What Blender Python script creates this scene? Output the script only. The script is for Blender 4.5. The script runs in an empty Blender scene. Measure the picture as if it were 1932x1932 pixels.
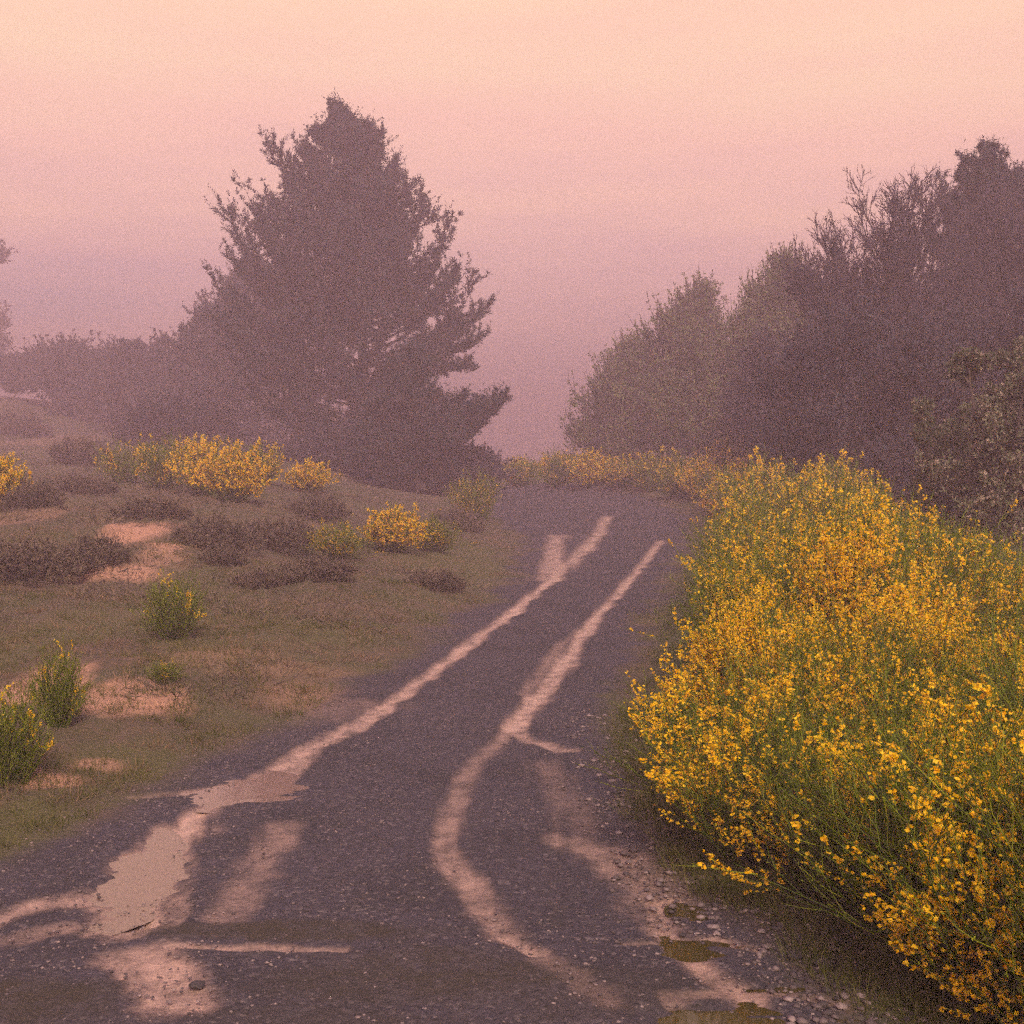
import bpy, math, random
import numpy as np
rs = np.random.RandomState(11)
random.seed(11)
C = bpy.context.scene.collection
SC = bpy.context.scene

# ------------------------------------------------------------------ camera
F = 2332.0; W2 = 966.0; CAM_H = 2.7; PITCH = math.atan(106.0 / F)
cd = bpy.data.cameras.new('camera'); cam = bpy.data.objects.new('camera', cd); C.objects.link(cam)
cd.sensor_width = 36.0; cd.lens = 36.0 * F / 1932.0
cd.clip_start = 0.1; cd.clip_end = 3000
cam.location = (0, 0, CAM_H); cam.rotation_euler = (math.radians(90) - PITCH, 0, 0)
SC.camera = cam

# ------------------------------------------------------------------ world
SUN_EL, SUN_AZ = math.radians(40), math.radians(168)      # azimuth from +Y towards +X
w = bpy.data.worlds.new('World'); SC.world = w; w.use_nodes = True
nt = w.node_tree; nt.nodes.clear()
out = nt.nodes.new('ShaderNodeOutputWorld')
bg1 = nt.nodes.new('ShaderNodeBackground'); bg2 = nt.nodes.new('ShaderNodeBackground'); add = nt.nodes.new('ShaderNodeAddShader')
sky = nt.nodes.new('ShaderNodeTexSky'); sky.sky_type = 'NISHITA'; sky.sun_disc = False
sky.sun_elevation = SUN_EL; sky.sun_rotation = SUN_AZ; sky.dust_density = 4.0
bg1.inputs['Strength'].default_value = 0.05
tc = nt.nodes.new('ShaderNodeTexCoord'); sep = nt.nodes.new('ShaderNodeSeparateXYZ')
nz = nt.nodes.new('ShaderNodeTexNoise'); mp = nt.nodes.new('ShaderNodeMapping'); mp.inputs['Scale'].default_value = (1.6, 1.6, 11)
nz.inputs['Scale'].default_value = 1.3; nz.inputs['Detail'].default_value = 5
ma = nt.nodes.new('ShaderNodeMath'); ma.operation = 'MULTIPLY_ADD'; ma.inputs[1].default_value = 0.34
sub = nt.nodes.new('ShaderNodeMath'); sub.operation = 'SUBTRACT'; sub.inputs[1].default_value = 0.17
ramp = nt.nodes.new('ShaderNodeValToRGB')
cr = ramp.color_ramp
stops = [(0.0, (0.30, 0.18, 0.24)), (0.05, (0.50, 0.28, 0.33)), (0.13, (0.82, 0.39, 0.34)), (0.22, (1.06, 0.54, 0.34)), (0.36, (1.10, 0.67, 0.35)), (0.65, (0.42, 0.28, 0.42)), (1.0, (0.20, 0.17, 0.40))]
while len(cr.elements) < len(stops): cr.elements.new(0.5)
for e, (p, c) in zip(cr.elements, stops): e.position = p; e.color = (*c, 1)
L = nt.links
L.new(tc.outputs['Generated'], sep.inputs[0]); L.new(tc.outputs['Generated'], mp.inputs[0]); L.new(mp.outputs[0], nz.inputs['Vector'])
L.new(nz.outputs['Fac'], ma.inputs[0]); L.new(sep.outputs['Z'], ma.inputs[2]); L.new(ma.outputs[0], sub.inputs[0])
L.new(sub.outputs[0], ramp.inputs[0]); L.new(ramp.outputs[0], bg2.inputs['Color']); bg2.inputs['Strength'].default_value = 1.0
L.new(sky.outputs[0], bg1.inputs['Color'])
L.new(bg1.outputs[0], add.inputs[0]); L.new(bg2.outputs[0], add.inputs[1]); L.new(add.outputs[0], out.inputs['Surface'])
w.cycles.sampling_method = 'MANUAL'; w.cycles.sample_map_resolution = 256

# ------------------------------------------------------------------ sun, exposure, sampling
ld = bpy.data.lights.new('sun', 'SUN'); ld.energy = 4.2; ld.angle = math.radians(14); ld.color = (1.0, 0.82, 0.66)
sun = bpy.data.objects.new('sun', ld); C.objects.link(sun)
sun.rotation_euler = (math.pi / 2 - SUN_EL, 0, -SUN_AZ + math.pi)
sun.location = (30, 30, 60)
vs = SC.view_settings; vs.view_transform = 'Standard'; vs.look = 'None'; vs.exposure = 0.2; vs.gamma = 1.0
cy = SC.cycles
cy.use_denoising = False
cy.max_bounces = 4; cy.diffuse_bounces = 2; cy.glossy_bounces = 2; cy.transmission_bounces = 2; cy.volume_bounces = 1; cy.transparent_max_bounces = 4
cy.use_adaptive_sampling = True; cy.adaptive_threshold = 0.3; cy.adaptive_min_samples = 8
cy.sample_clamp_indirect = 4

# ------------------------------------------------------------------ helpers
def ss(a, b, x):
    t = np.clip((x - a) / (b - a), 0, 1); return t * t * (3 - 2 * t)
_P = np.random.RandomState(5).rand(256, 256)
def vnoise(x, y):
    xi = np.floor(x).astype(int); yi = np.floor(y).astype(int); fx = x - xi; fy = y - yi
    fx = fx * fx * (3 - 2 * fx); fy = fy * fy * (3 - 2 * fy)
    a = _P[xi & 255, yi & 255]; b = _P[(xi + 1) & 255, yi & 255]; c = _P[xi & 255, (yi + 1) & 255]; d = _P[(xi + 1) & 255, (yi + 1) & 255]
    return (a + (b - a) * fx) * (1 - fy) + (c + (d - c) * fx) * fy
def fbm(x, y, o=4):
    s = 0; a = 0.5; t = 0
    for k in range(o):
        s = s + a * vnoise(x * 2**k + 17.3 * k, y * 2**k + 9.1 * k); t += a; a *= 0.5
    return s / t - 0.5
CP, SP = math.cos(PITCH), math.sin(PITCH)
def ray(px, py):
    dx = (px - W2) / F; dy = -(py - W2) / F
    return np.array([dx, CP + dy * SP, -SP + dy * CP])
def swell(y): return .9 * ss(36, 62, y)          # the road climbs a little before it turns away
_T = np.concatenate([np.linspace(1, 40, 4000), np.linspace(40.01, 160, 4000), np.geomspace(161, 4000, 200)])
def flat(px, py):
    r = ray(px, py); g = CAM_H + r[2] * _T - swell(r[1] * _T); k = int(np.argmax(g < 0)) or len(_T) - 1
    t = _T[k - 1] + (_T[k] - _T[k - 1]) * g[k - 1] / (g[k - 1] - g[k]); return (r[0] * t, r[1] * t)
EDGE_L = [(-900, 1700), (0, 1622), (100, 1580), (200, 1532), (330, 1465), (450, 1405), (600, 1330), (770, 1225), (900, 1140), (975, 1080), (995, 1035), (965, 1000), (925, 968), (895, 950), (868, 936), (850, 924)]
EDGE_R = [(925, 917), (985, 920), (1100, 926), (1220, 940), (1285, 964), (1305, 995), (1270, 1060), (1225, 1150), (1180, 1290), (1150, 1380), (1175, 1470), (1235, 1570), (1300, 1650), (1440, 1750), (1560, 1830), (1690, 1932)]
WL = [flat(*p) for p in EDGE_L]; WR = [flat(*p) for p in EDGE_R]
ROAD = np.array([(-30, -20)] + [(-30, WL[0][1] - 0.3)] + WL[1:] + WR + [(5.5, 2.0), (9, -20)])
def polydist(x, y, P, closed=False):
    P = np.asarray(P); best = np.full(np.shape(x), 1e9)
    n = len(P); 
    for i in range(n if closed else n - 1):
        a = P[i]; b = P[(i + 1) % n]; d = b - a; l2 = d @ d + 1e-12
        t = np.clip(((x - a[0]) * d[0] + (y - a[1]) * d[1]) / l2, 0, 1)
        best = np.minimum(best, np.hypot(x - a[0] - t * d[0], y - a[1] - t * d[1]))
    return best
def inside(x, y, P):
    P = np.asarray(P); r = np.zeros(np.shape(x), bool); n = len(P)
    for i in range(n):
        x1, y1 = P[i]; x2, y2 = P[(i + 1) % n]
        if y1 == y2: continue
        c = ((y1 > y) != (y2 > y)) & (x < (x2 - x1) * (y - y1) / (y2 - y1) + x1)
        r ^= c
    return r
def road_sd(x, y):      # positive inside the road
    d = polydist(x, y, ROAD, True); return np.where(inside(x, y, ROAD), d, -d)
# road edges as functions of depth, for the shape of the land either side
_lY = [-30, 6, 8.6, 9.5, 11.2, 13.3, 17, 22, 28, 34, 43, 50, 60, 75, 500]
_lX = [-9, -5.5, -3.5, -3.1, -2.8, -2.2, -1.35, -0.6, 0.0, 0.4, 0, -1, -3, -6, -30]
_rY = [-30, 2, 5.9, 7, 8, 10, 12, 15, 22, 30, 42, 50, 56, 61, 67, 500]
_rX = [7, 5, 1.9, 1.35, 1.0, 0.85, 0.95, 1.4, 2.5, 4.0, 6.2, 6.9, 6.1, 3.5, -.5, -1]
PUD = []   # cx, cy, rx, ry, depth (filled below)
def pud(px, py, wpx, hpx, depth=0.035, rot=0):
    c = flat(px, py); a = flat(px - wpx / 2, py); b = flat(px, py - hpx / 2); e = flat(px, py + hpx / 2)
    PUD.append((c[0], (b[1] + e[1]) / 2, (c[0] - a[0]), (b[1] - e[1]) / 2, depth, rot))
pud(470, 1494, 215, 60, .03, .35); pud(262, 1655, 150, 150, .03, .15)
pud(1400, 1935, 400, 90, .04); pud(1305, 1785, 130, 40, .03); pud(1305, 1722, 80, 34, .02); pud(1490, 1864, 120, 12, .02)

def pudmask(x, y):
    m = np.zeros(np.shape(x))
    wx = fbm(x * 2.4, y * 3.4, 4) * 1.2 + fbm(x * 2.5, y * 13, 3) * 1.1
    for (cx, cy_, rx, ry, dp, rot) in PUD:
        c, s = math.cos(rot), math.sin(rot)
        dx = x - cx; dy = y - cy_
        u = (dx * c + dy * s) / rx; v = (-dx * s + dy * c) / ry
        r = np.sqrt(u * u + v * v) + wx * 0.9
        m = np.maximum(m, (1 - ss(0.55, 1.35, r)) * dp)
    return m
def H(x, y, fine=True):
    x = np.asarray(x, float); y = np.asarray(y, float)
    dl = np.interp(y, _lY, _lX) - x; dr = x - np.interp(y, _rY, _rX)
    h = 0.16 * ss(0, 2.0, dl) + 1.35 * ss(1.0, 9, dl) * ss(10, 32, y) + 6.0 * ss(10, 42, dl) * ss(48, 125, y)
    h = h + 0.22 * ss(0, 1.2, dr) + 0.35 * ss(3, 15, dr) * ss(12, 40, y) + 2.0 * ss(10, 60, dr) * ss(50, 120, y) + swell(y)
    off = ss(0, 1.5, np.maximum(dl, dr))
    h = h + off * (fbm(x * .22, y * .22, 3) * 0.7 * ss(6, 25, y) + fbm(x * 1.1, y * 1.1, 3) * 0.16)
    h = h + (1 - off) * (fbm(x * .5, y * .5, 3) * 0.035)
    if fine:
        h = h + fbm(x * 7, y * 7, 3) * (0.014 + .02 * off)
        h = h - pudmask(x, y) * (1 - off)
    return h
def Hs(x, y): return float(H(np.array([x]), np.array([y]))[0])
def hit(px, py):
    r = ray(px, py); t = 3.0
    while t < 400:
        p = r * t
        if CAM_H + p[2] < Hs(p[0], p[1]): break
        t *= 1.01
    return (r[0] * t, r[1] * t)
def at(px, Z):
    x = (px - W2) / F * Z; return (x, Z, Hs(x, Z))
def ztop(py, Z): return CAM_H + (860 - py) * Z / F

def new_mat(name):
    m = bpy.data.materials.new(name); m.use_nodes = True; n = m.node_tree; b = n.nodes['Principled BSDF']
    return m, n, b
def N(n, t, **kw):
    x = n.nodes.new(t)
    for k, v in kw.items(): setattr(x, k, v)
    return x
def foliage_mat(name, cols, rough=.6, trans=.0, spec=.25):
    """colour picked between cols by the per-leaf attribute 'tint'"""
    m, n, b = new_mat(name)
    a = N(n, 'ShaderNodeAttribute', attribute_name='tint'); r = N(n, 'ShaderNodeValToRGB')
    e = r.color_ramp.elements
    while len(e) < len(cols): e.new(.5)
    for i, c in enumerate(cols): e[i].position = i / (len(cols) - 1); e[i].color = (*c, 1)
    n.links.new(a.outputs['Fac'], r.inputs[0])
    n.links.new(r.outputs[0], b.inputs['Base Color'])
    b.inputs['Roughness'].default_value = rough; b.inputs['Specular IOR Level'].default_value = spec
    if trans > 0:
        t = N(n, 'ShaderNodeBsdfTranslucent'); mx = N(n, 'ShaderNodeMixShader'); mx.inputs[0].default_value = trans
        n.links.new(r.outputs[0], t.inputs[0]); o = n.nodes['Material Output']
        n.links.new(b.outputs[0], mx.inputs[1]); n.links.new(t.outputs[0], mx.inputs[2]); n.links.new(mx.outputs[0], o.inputs[0])
    return m
M_BROOM = foliage_mat('broom_stem', [(.025, .045, .003), (.10, .13, .004), (.24, .25, .008)])
M_FLOWER = foliage_mat('broom_flower', [(.88, .46, .003), (.98, .60, .004), (.98, .70, .03)], .6, .45)
M_PINE = foliage_mat('pine_needle', [(.010, .018, .022), (.022, .032, .036), (.038, .048, .05)])
M_BARK = foliage_mat('bark', [(.035, .025, .022), (.06, .042, .035), (.09, .065, .055)], .9)
M_TWIG = foliage_mat('dark_twig', [(.03, .022, .034), (.05, .036, .05), (.08, .058, .07)], .9)
M_LEAF = foliage_mat('green_leaf', [(.05, .065, .018), (.11, .125, .04), (.2, .2, .08)], .6, .15)
M_DARKLEAF = foliage_mat('dark_leaf', [(.014, .017, .028), (.028, .030, .044), (.05, .048, .06)], .7)
M_WILLOW = foliage_mat('willow_leaf', [(.06, .07, .03), (.11, .115, .06), (.2, .19, .12)], .6, .2)
M_CATKIN = foliage_mat('catkin', [(.35, .26, .2), (.5, .38, .3), (.6, .48, .38)], .7, .2)
M_HEATH = foliage_mat('heather', [(.05, .042, .032), (.11, .082, .058), (.19, .13, .085)], .8)
M_GRASS = foliage_mat('grass_blade', [(.035, .045, .006), (.085, .09, .015), (.18, .14, .05)], .7, .2)
M_STRAW = foliage_mat('dry_grass', [(.09, .06, .03), (.18, .11, .06), (.30, .18, .11)], .7, .2)

# batches of geometry ------------------------------------------------
def nrm(v): return v / (np.linalg.norm(v, axis=-1, keepdims=True) + 1e-9)
class MB:
    def __init__(s): s.v = []; s.q = []; s.t = []; s.tint = []; s.n = 0
    def addv(s, v, tint):
        v = v.reshape(-1, 3); b = s.n; s.v.append(v); s.n += len(v); s.tint.append(np.broadcast_to(tint, (len(v),)).astype(float)); return b
    def tubes(s, P, R, sides=3, tint=None):
        Nn, K, _ = P.shape
        if Nn == 0: return
        T = np.empty_like(P); T[:, 1:-1] = P[:, 2:] - P[:, :-2]; T[:, 0] = P[:, 1] - P[:, 0]; T[:, -1] = P[:, -1] - P[:, -2]; T = nrm(T)
        ref = nrm(rs.randn(Nn, 1, 3)); n = nrm(np.cross(T, ref)); b = np.cross(T, n)
        ang = np.arange(sides) * 2 * np.pi / sides
        ring = P[:, :, None] + R[:, :, None, None] * (np.cos(ang)[None, None, :, None] * n[:, :, None] + np.sin(ang)[None, None, :, None] * b[:, :, None])
        if tint is None: tint = rs.rand(Nn)
        base = s.addv(ring, np.repeat(tint, K * sides))
        i = np.arange(Nn)[:, None, None] * K * sides; k = np.arange(K - 1)[None, :, None] * sides; j = np.arange(sides)[None, None, :]; j2 = (j + 1) % sides
        s.q.append((base + np.stack([i + k + j, i + k + j2, i + k + sides + j2, i + k + sides + j], -1)).reshape(-1, 4))
    def diamonds(s, P, D, l, wd, tint=None):
        Nn = len(P)
        if Nn == 0: return
        D = nrm(D); S = nrm(np.cross(D, rs.randn(Nn, 3)))
        l = np.broadcast_to(l, (Nn,))[:, None]; wd = np.broadcast_to(wd, (Nn,))[:, None]
        if tint is None: tint = rs.rand(Nn)
        v = np.stack([P, P + D * l * .5 + S * wd * .5, P + D * l, P + D * l * .5 - S * wd * .5], 1)
        b = s.addv(v, np.repeat(tint, 4)); s.q.append(b + np.arange(Nn * 4).reshape(-1, 4))
    def blades(s, P, D, l, wd, bend=.3, tint=None):
        Nn = len(P)
        D = nrm(D); S = nrm(np.cross(D, nrm(rs.randn(Nn, 3) * [1, 1, .1])))
        l = np.broadcast_to(l, (Nn,))[:, None]; wd = np.broadcast_to(wd, (Nn,))[:, None]
        side = nrm(rs.randn(Nn, 3) * [1, 1, 0]) * bend * l * rs.rand(Nn, 1)
        if tint is None: tint = rs.rand(Nn)
        mid = P + D * l * .55 + side * .3
        v = np.stack([P - S * wd * .5, P + S * wd * .5, mid + S * wd * .35, mid - S * wd * .35, P + D * l * .95 + side], 1)
        b = s.addv(v, np.repeat(tint, 5)); i = b + np.arange(Nn)[:, None] * 5
        s.q.append(i + np.array([[0, 1, 2, 3]])); s.t.append(i + np.array([[3, 2, 4]]))
    def build(s, name, mat, parent=None, smooth=False):
        me = bpy.data.meshes.new(name); V = np.concatenate(s.v)
        Q = np.concatenate(s.q) if s.q else np.zeros((0, 4), int); T = np.concatenate(s.t) if s.t else np.zeros((0, 3), int)
        me.vertices.add(len(V)); me.vertices.foreach_set('co', V.astype(np.float32).ravel())
        idx = np.concatenate([Q.ravel(), T.ravel()]); me.loops.add(len(idx)); me.loops.foreach_set('vertex_index', idx.astype(np.int32))
        me.polygons.add(len(Q) + len(T))
        st = np.concatenate([np.arange(len(Q)) * 4, len(Q) * 4 + np.arange(len(T)) * 3])
        me.polygons.foreach_set('loop_start', st.astype(np.int32)); me.polygons.foreach_set('loop_total', np.concatenate([np.full(len(Q), 4), np.full(len(T), 3)]).astype(np.int32))
        a = me.attributes.new('tint', 'FLOAT', 'POINT'); a.data.foreach_set('value', np.concatenate(s.tint).astype(np.float32))
        me.update(calc_edges=True); me.materials.append(mat)
        if smooth: me.polygons.foreach_set('use_smooth', np.ones(len(me.polygons), bool))
        o = bpy.data.objects.new(name, me); C.objects.link(o)
        if parent: o.parent = parent
        return o
def curves(P0, D0, Ln, K, up=.0, wob=.15):
    """N curved stems: start points, start directions, lengths -> (N,K,3)"""
    Nn = len(P0); P = np.empty((Nn, K, 3)); P[:, 0] = P0; D = nrm(D0); st = (np.broadcast_to(Ln, (Nn,)) / (K - 1))[:, None]
    for k in range(1, K):
        D = nrm(D + np.array([0, 0, up / (K - 1)]) + rs.randn(Nn, 3) * wob / math.sqrt(K)); P[:, k] = P[:, k - 1] + D * st
    return P
def spawn(P, n, s0, s1, ang, ln, K, up=.3, wob=.15, fall=.5, planar=0):
    """n children along every parent curve; returns curves and their parameter on the parent"""
    Nn, KK, _ = P.shape; i = np.repeat(np.arange(Nn), n); s = s0 + (s1 - s0) * rs.rand(len(i))
    f = s * (KK - 1); k = np.minimum(f.astype(int), KK - 2); f = (f - k)[:, None]
    p = P[i, k] * (1 - f) + P[i, k + 1] * f; t = nrm(P[i, k + 1] - P[i, k])
    r = nrm(np.cross(t, rs.randn(len(i), 3)))
    if planar: r = nrm(r * [1, 1, 1 - planar])
    a = ang * (.7 + .6 * rs.rand(len(i), 1)); d = t * np.cos(a) + r * np.sin(a)
    plen = np.linalg.norm(P[:, -1] - P[:, 0], axis=1)[i]
    return curves(p, d, plen * ln * (1 - fall * s) * (.6 + .7 * rs.rand(len(i))), K, up, wob), s
def pts(P, n, s0=0, s1=1):
    Nn, KK, _ = P.shape; i = np.repeat(np.arange(Nn), n); f = (s0 + (s1 - s0) * rs.rand(len(i))) * (KK - 1); k = np.minimum(f.astype(int), KK - 2); f = (f - k)[:, None]
    return P[i, k] * (1 - f) + P[i, k + 1] * f, nrm(P[i, k + 1] - P[i, k])
def taper(Nn, K, r0, r1): return np.broadcast_to(np.linspace(1, 0, K)[None] * (np.asarray(r0).reshape(-1, 1) - r1) + r1, (Nn, K))
def thing(name, label, cat, loc, group=None, rz=0, sc=1):
    o = bpy.data.objects.new(name, None); C.objects.link(o); o.location = loc; o.rotation_euler = (0, 0, rz); o.scale = (sc,) * 3
    o['label'] = label; o['category'] = cat; o.empty_display_size = .2
    if group: o['group'] = group
    return o
def dup(root, loc, rz, sc, label, group=None):
    r = root.copy(); C.objects.link(r); r.location = loc; r.rotation_euler = (0, 0, rz); r.scale = sc if hasattr(sc, '__len__') else (sc,) * 3; r['label'] = label
    if group: r['group'] = group
    for ch in list(root.children):
        c = ch.copy(); C.objects.link(c); c.parent = r
    return r

# ------------------------------------------------------------------ ground and road: one land surface, split where the road's edge runs
rowpx = np.concatenate([np.linspace(2350, 1100, 760), np.linspace(1098, 890, 190)])
Y1 = np.array([CAM_H / -ray(966, p)[2] * ray(966, p)[1] for p in rowpx])
Y = np.concatenate([np.linspace(-25, Y1[0] - .2, 25), Y1, np.geomspace(Y1[-1] * 1.01, 470, 60)])
u = np.concatenate([-np.geomspace(12, .62, 30), np.linspace(-.6, .6, 620), np.geomspace(.62, 12, 30)])
Sx = np.maximum(Y, 3.5)
GX = np.clip(u[None, :] * Sx[:, None], -300, 300); GY = np.repeat(Y[:, None], len(u), 1)
x = GX.ravel(); y = GY.ravel(); z = H(x, y)
jit = fbm(x * 1.3, y * 1.3, 4) * np.clip(.06 * y, .5, 1.6)
sd = road_sd(x, y) + jit
RUTS = [  # px polyline, half width m, strength
 ([(1145, 975), (1128, 1010), (1085, 1050), (1045, 1090)], .35, .8), ([(1055, 1010), (1045, 1050), (1035, 1095)], .45, .7),
 ([(1045, 1090), (985, 1140), (870, 1226), (790, 1290), (700, 1350), (600, 1402), (530, 1445), (450, 1495), (385, 1530), (330, 1570)], .17, 1.0),
 ([(640, 1375), (560, 1440), (520, 1470), (460, 1500), (400, 1520)], .16, .7),
 ([(460, 1480), (360, 1496), (250, 1506)], .12, .55),
 ([(330, 1570), (295, 1620), (270, 1680), (245, 1740)], .30, 1.0), ([(300, 1640), (180, 1690), (60, 1710), (-60, 1750)], .16, .55), ([(200, 1745), (80, 1755), (-60, 1800)], .14, .4),
 ([(255, 1800), (300, 1850), (350, 1890)], .22, .75),
 ([(1245, 1020), (1200, 1080), (1140, 1150), (1095, 1200), (1060, 1260), (1010, 1320), (965, 1375)], .17, .9),
 ([(1090, 1190), (1040, 1240), (990, 1310)], .14, .35),
 ([(965, 1375), (925, 1412), (880, 1470), (850, 1530), (838, 1600), (868, 1660), (910, 1710), (955, 1760)], .14, .5), ([(955, 1760), (1015, 1795)], .10, .9), ([(1030, 1815), (1080, 1850), (1140, 1890)], .11, .45),
 ([(965, 1375), (1000, 1395), (1070, 1415)], .13, .7), ([(1030, 1440), (1060, 1500), (1100, 1560)], .22, .2),
 ([(1080, 1585), (1150, 1615), (1205, 1660), (1240, 1700)], .28, .55), ([(1240, 1700), (1235, 1740), (1290, 1790), (1340, 1850), (1400, 1890)], .13, .7),
 ([(530, 1560), (480, 1650), (430, 1725)], .2, .38), ([(310, 1792), (480, 1788), (650, 1790)], .06, .6), ([(1180, 1780), (1330, 1768), (1440, 1790)], .05, .6),
 ([(1250, 1890), (1400, 1880), (1600, 1905)], .06, .5), ([(700, 1330), (560, 1350), (420, 1330)], .5, .3),
]
wx = fbm(x * 1.7, y * 1.7, 3); wy = fbm(x * 1.7 + 40, y * 1.7, 3)
rut = np.zeros_like(x); wz = fbm(x * 9 / np.clip(y / 12, .7, 3), y * 5 / np.clip(y / 12, .7, 5), 3)
for pl, hw, st in RUTS:
    P = [flat(*p) for p in pl]; P = np.array(P)
    hw = hw * .8; d = polydist(x + wx * .10, y + wy * .3, P) + wx * hw * .7 + wz * hw * .9
    rut = np.maximum(rut, (1 - ss(hw * .15, hw * 1.4, d)) * st)
rut *= np.clip(.95 + fbm(x * 5, y * 2.2, 3) * 1.1, 0, 1.15)
z = z - rut * .032 * (sd > 0)
def blob(items, soft=.5):
    m = np.zeros_like(x)
    for (px, py, wpx, hpx, st) in items:
        c = hit(px, py); a = hit(px - wpx / 2, py); b = hit(px, py - hpx / 2); e = hit(px, py + hpx / 2)
        rx = c[0] - a[0]; ry = max((b[1] - e[1]) / 2, .15); cyy = (b[1] + e[1]) / 2
        r = np.hypot((x - c[0]) / rx, (y - cyy) / ry) + fbm(x * 1.5 / max(rx, .5) * 1.5, y * 1.5 / max(ry, .5), 4) * .9
        m = np.maximum(m, (1 - ss(1 - soft, 1 + soft * .4, r)) * st)
    return m
sand = blob([(250, 1010, 150, 60, 1), (310, 1035, 110, 30, .9), (200, 1085, 230, 45, .9), (300, 1060, 140, 50, .6), (75, 1300, 190, 80, 1), (230, 1320, 230, 80, .85), (60, 1470, 180, 40, .85), (180, 1445, 130, 25, .6),
             (600, 1320, 260, 60, .35), (450, 1250, 500, 60, .3), (60, 970, 130, 50, .3), (120, 830, 150, 40, .25)])
moss = blob([(60, 1560, 260, 120, 1), (250, 1440, 280, 110, .9), (500, 1230, 500, 160, .6), (850, 1080, 260, 120, .9), (330, 1160, 500, 120, .7), (1160, 1390, 110, 250, 1), (100, 1200, 260, 90, .8)])
rightfloor = ss(-.1, .7, x - np.interp(y, _rY, _rX)) * ss(60, 30, y)  # darker green ground from the road's right edge outward
greenfloor = blob([(1760, 1920, 330, 90, 1), (1520, 1800, 160, 60, .6), (1290, 1600, 120, 120, .5)])
dark = blob([(480, 1758, 640, 46, 1), (60, 1890, 360, 110, 1), (780, 1860, 760, 130, .75), (1100, 1880, 500, 120, .5), (240, 1742, 120, 24, .5), (600, 1930, 700, 60, .5), (870, 1450, 40, 10, 0)])
z += dark * .02 * (fbm(x * 9, y * 9, 3) + .5)
roadw = ss(-.25, .35, sd)
nr, nc = GX.shape
idx = np.arange(nr * nc).reshape(nr, nc)
Q = np.stack([idx[:-1, :-1], idx[:-1, 1:], idx[1:, 1:], idx[1:, :-1]], -1).reshape(-1, 4)
area_ok = (np.abs(x[Q[:, 0]] - x[Q[:, 1]]) > 1e-6)
Q = Q[area_ok]
fm = (sd[Q].mean(1) > 0)
def surface(name, Q, mat):
    used = np.unique(Q); mp_ = np.full(len(x), -1); mp_[used] = np.arange(len(used)); Q = mp_[Q]
    me = bpy.data.meshes.new(name); me.vertices.add(len(used)); me.vertices.foreach_set('co', np.stack([x[used], y[used], z[used]], -1).astype(np.float32).ravel())
    me.loops.add(Q.size); me.loops.foreach_set('vertex_index', Q.ravel().astype(np.int32)); me.polygons.add(len(Q))
    me.polygons.foreach_set('loop_start', (np.arange(len(Q)) * 4).astype(np.int32)); me.polygons.foreach_set('loop_total', np.full(len(Q), 4, np.int32))
    for nm, arr in (('rut', rut), ('sand', sand), ('moss', moss), ('dark', dark), ('rightfloor', rightfloor), ('greenfloor', greenfloor), ('roadw', roadw)):
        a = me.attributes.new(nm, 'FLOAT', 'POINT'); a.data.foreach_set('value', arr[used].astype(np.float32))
    me.update(calc_edges=True); me.polygons.foreach_set('use_smooth', np.ones(len(Q), bool)); me.materials.append(mat)
    o = bpy.data.objects.new(name, me); C.objects.link(o); o['kind'] = 'structure'; return o
def mixc(n, fac, a, b):
    m = N(n, 'ShaderNodeMix', data_type='RGBA')
    for s_, v in ((0, fac), (6, a), (7, b)):
        if isinstance(v, tuple): m.inputs[s_].default_value = (*v, 1)
        elif isinstance(v, float): m.inputs[s_].default_value = v
        else: n.links.new(v, m.inputs[s_])
    return m.outputs[2]
def mth(n, op, a, b=0.0, clamp=False):
    m = N(n, 'ShaderNodeMath', operation=op); m.use_clamp = clamp
    for i, v in enumerate((a, b)):
        if isinstance(v, (int, float)): m.inputs[i].default_value = v
        else: n.links.new(v, m.inputs[i])
    return m.outputs[0]
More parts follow.
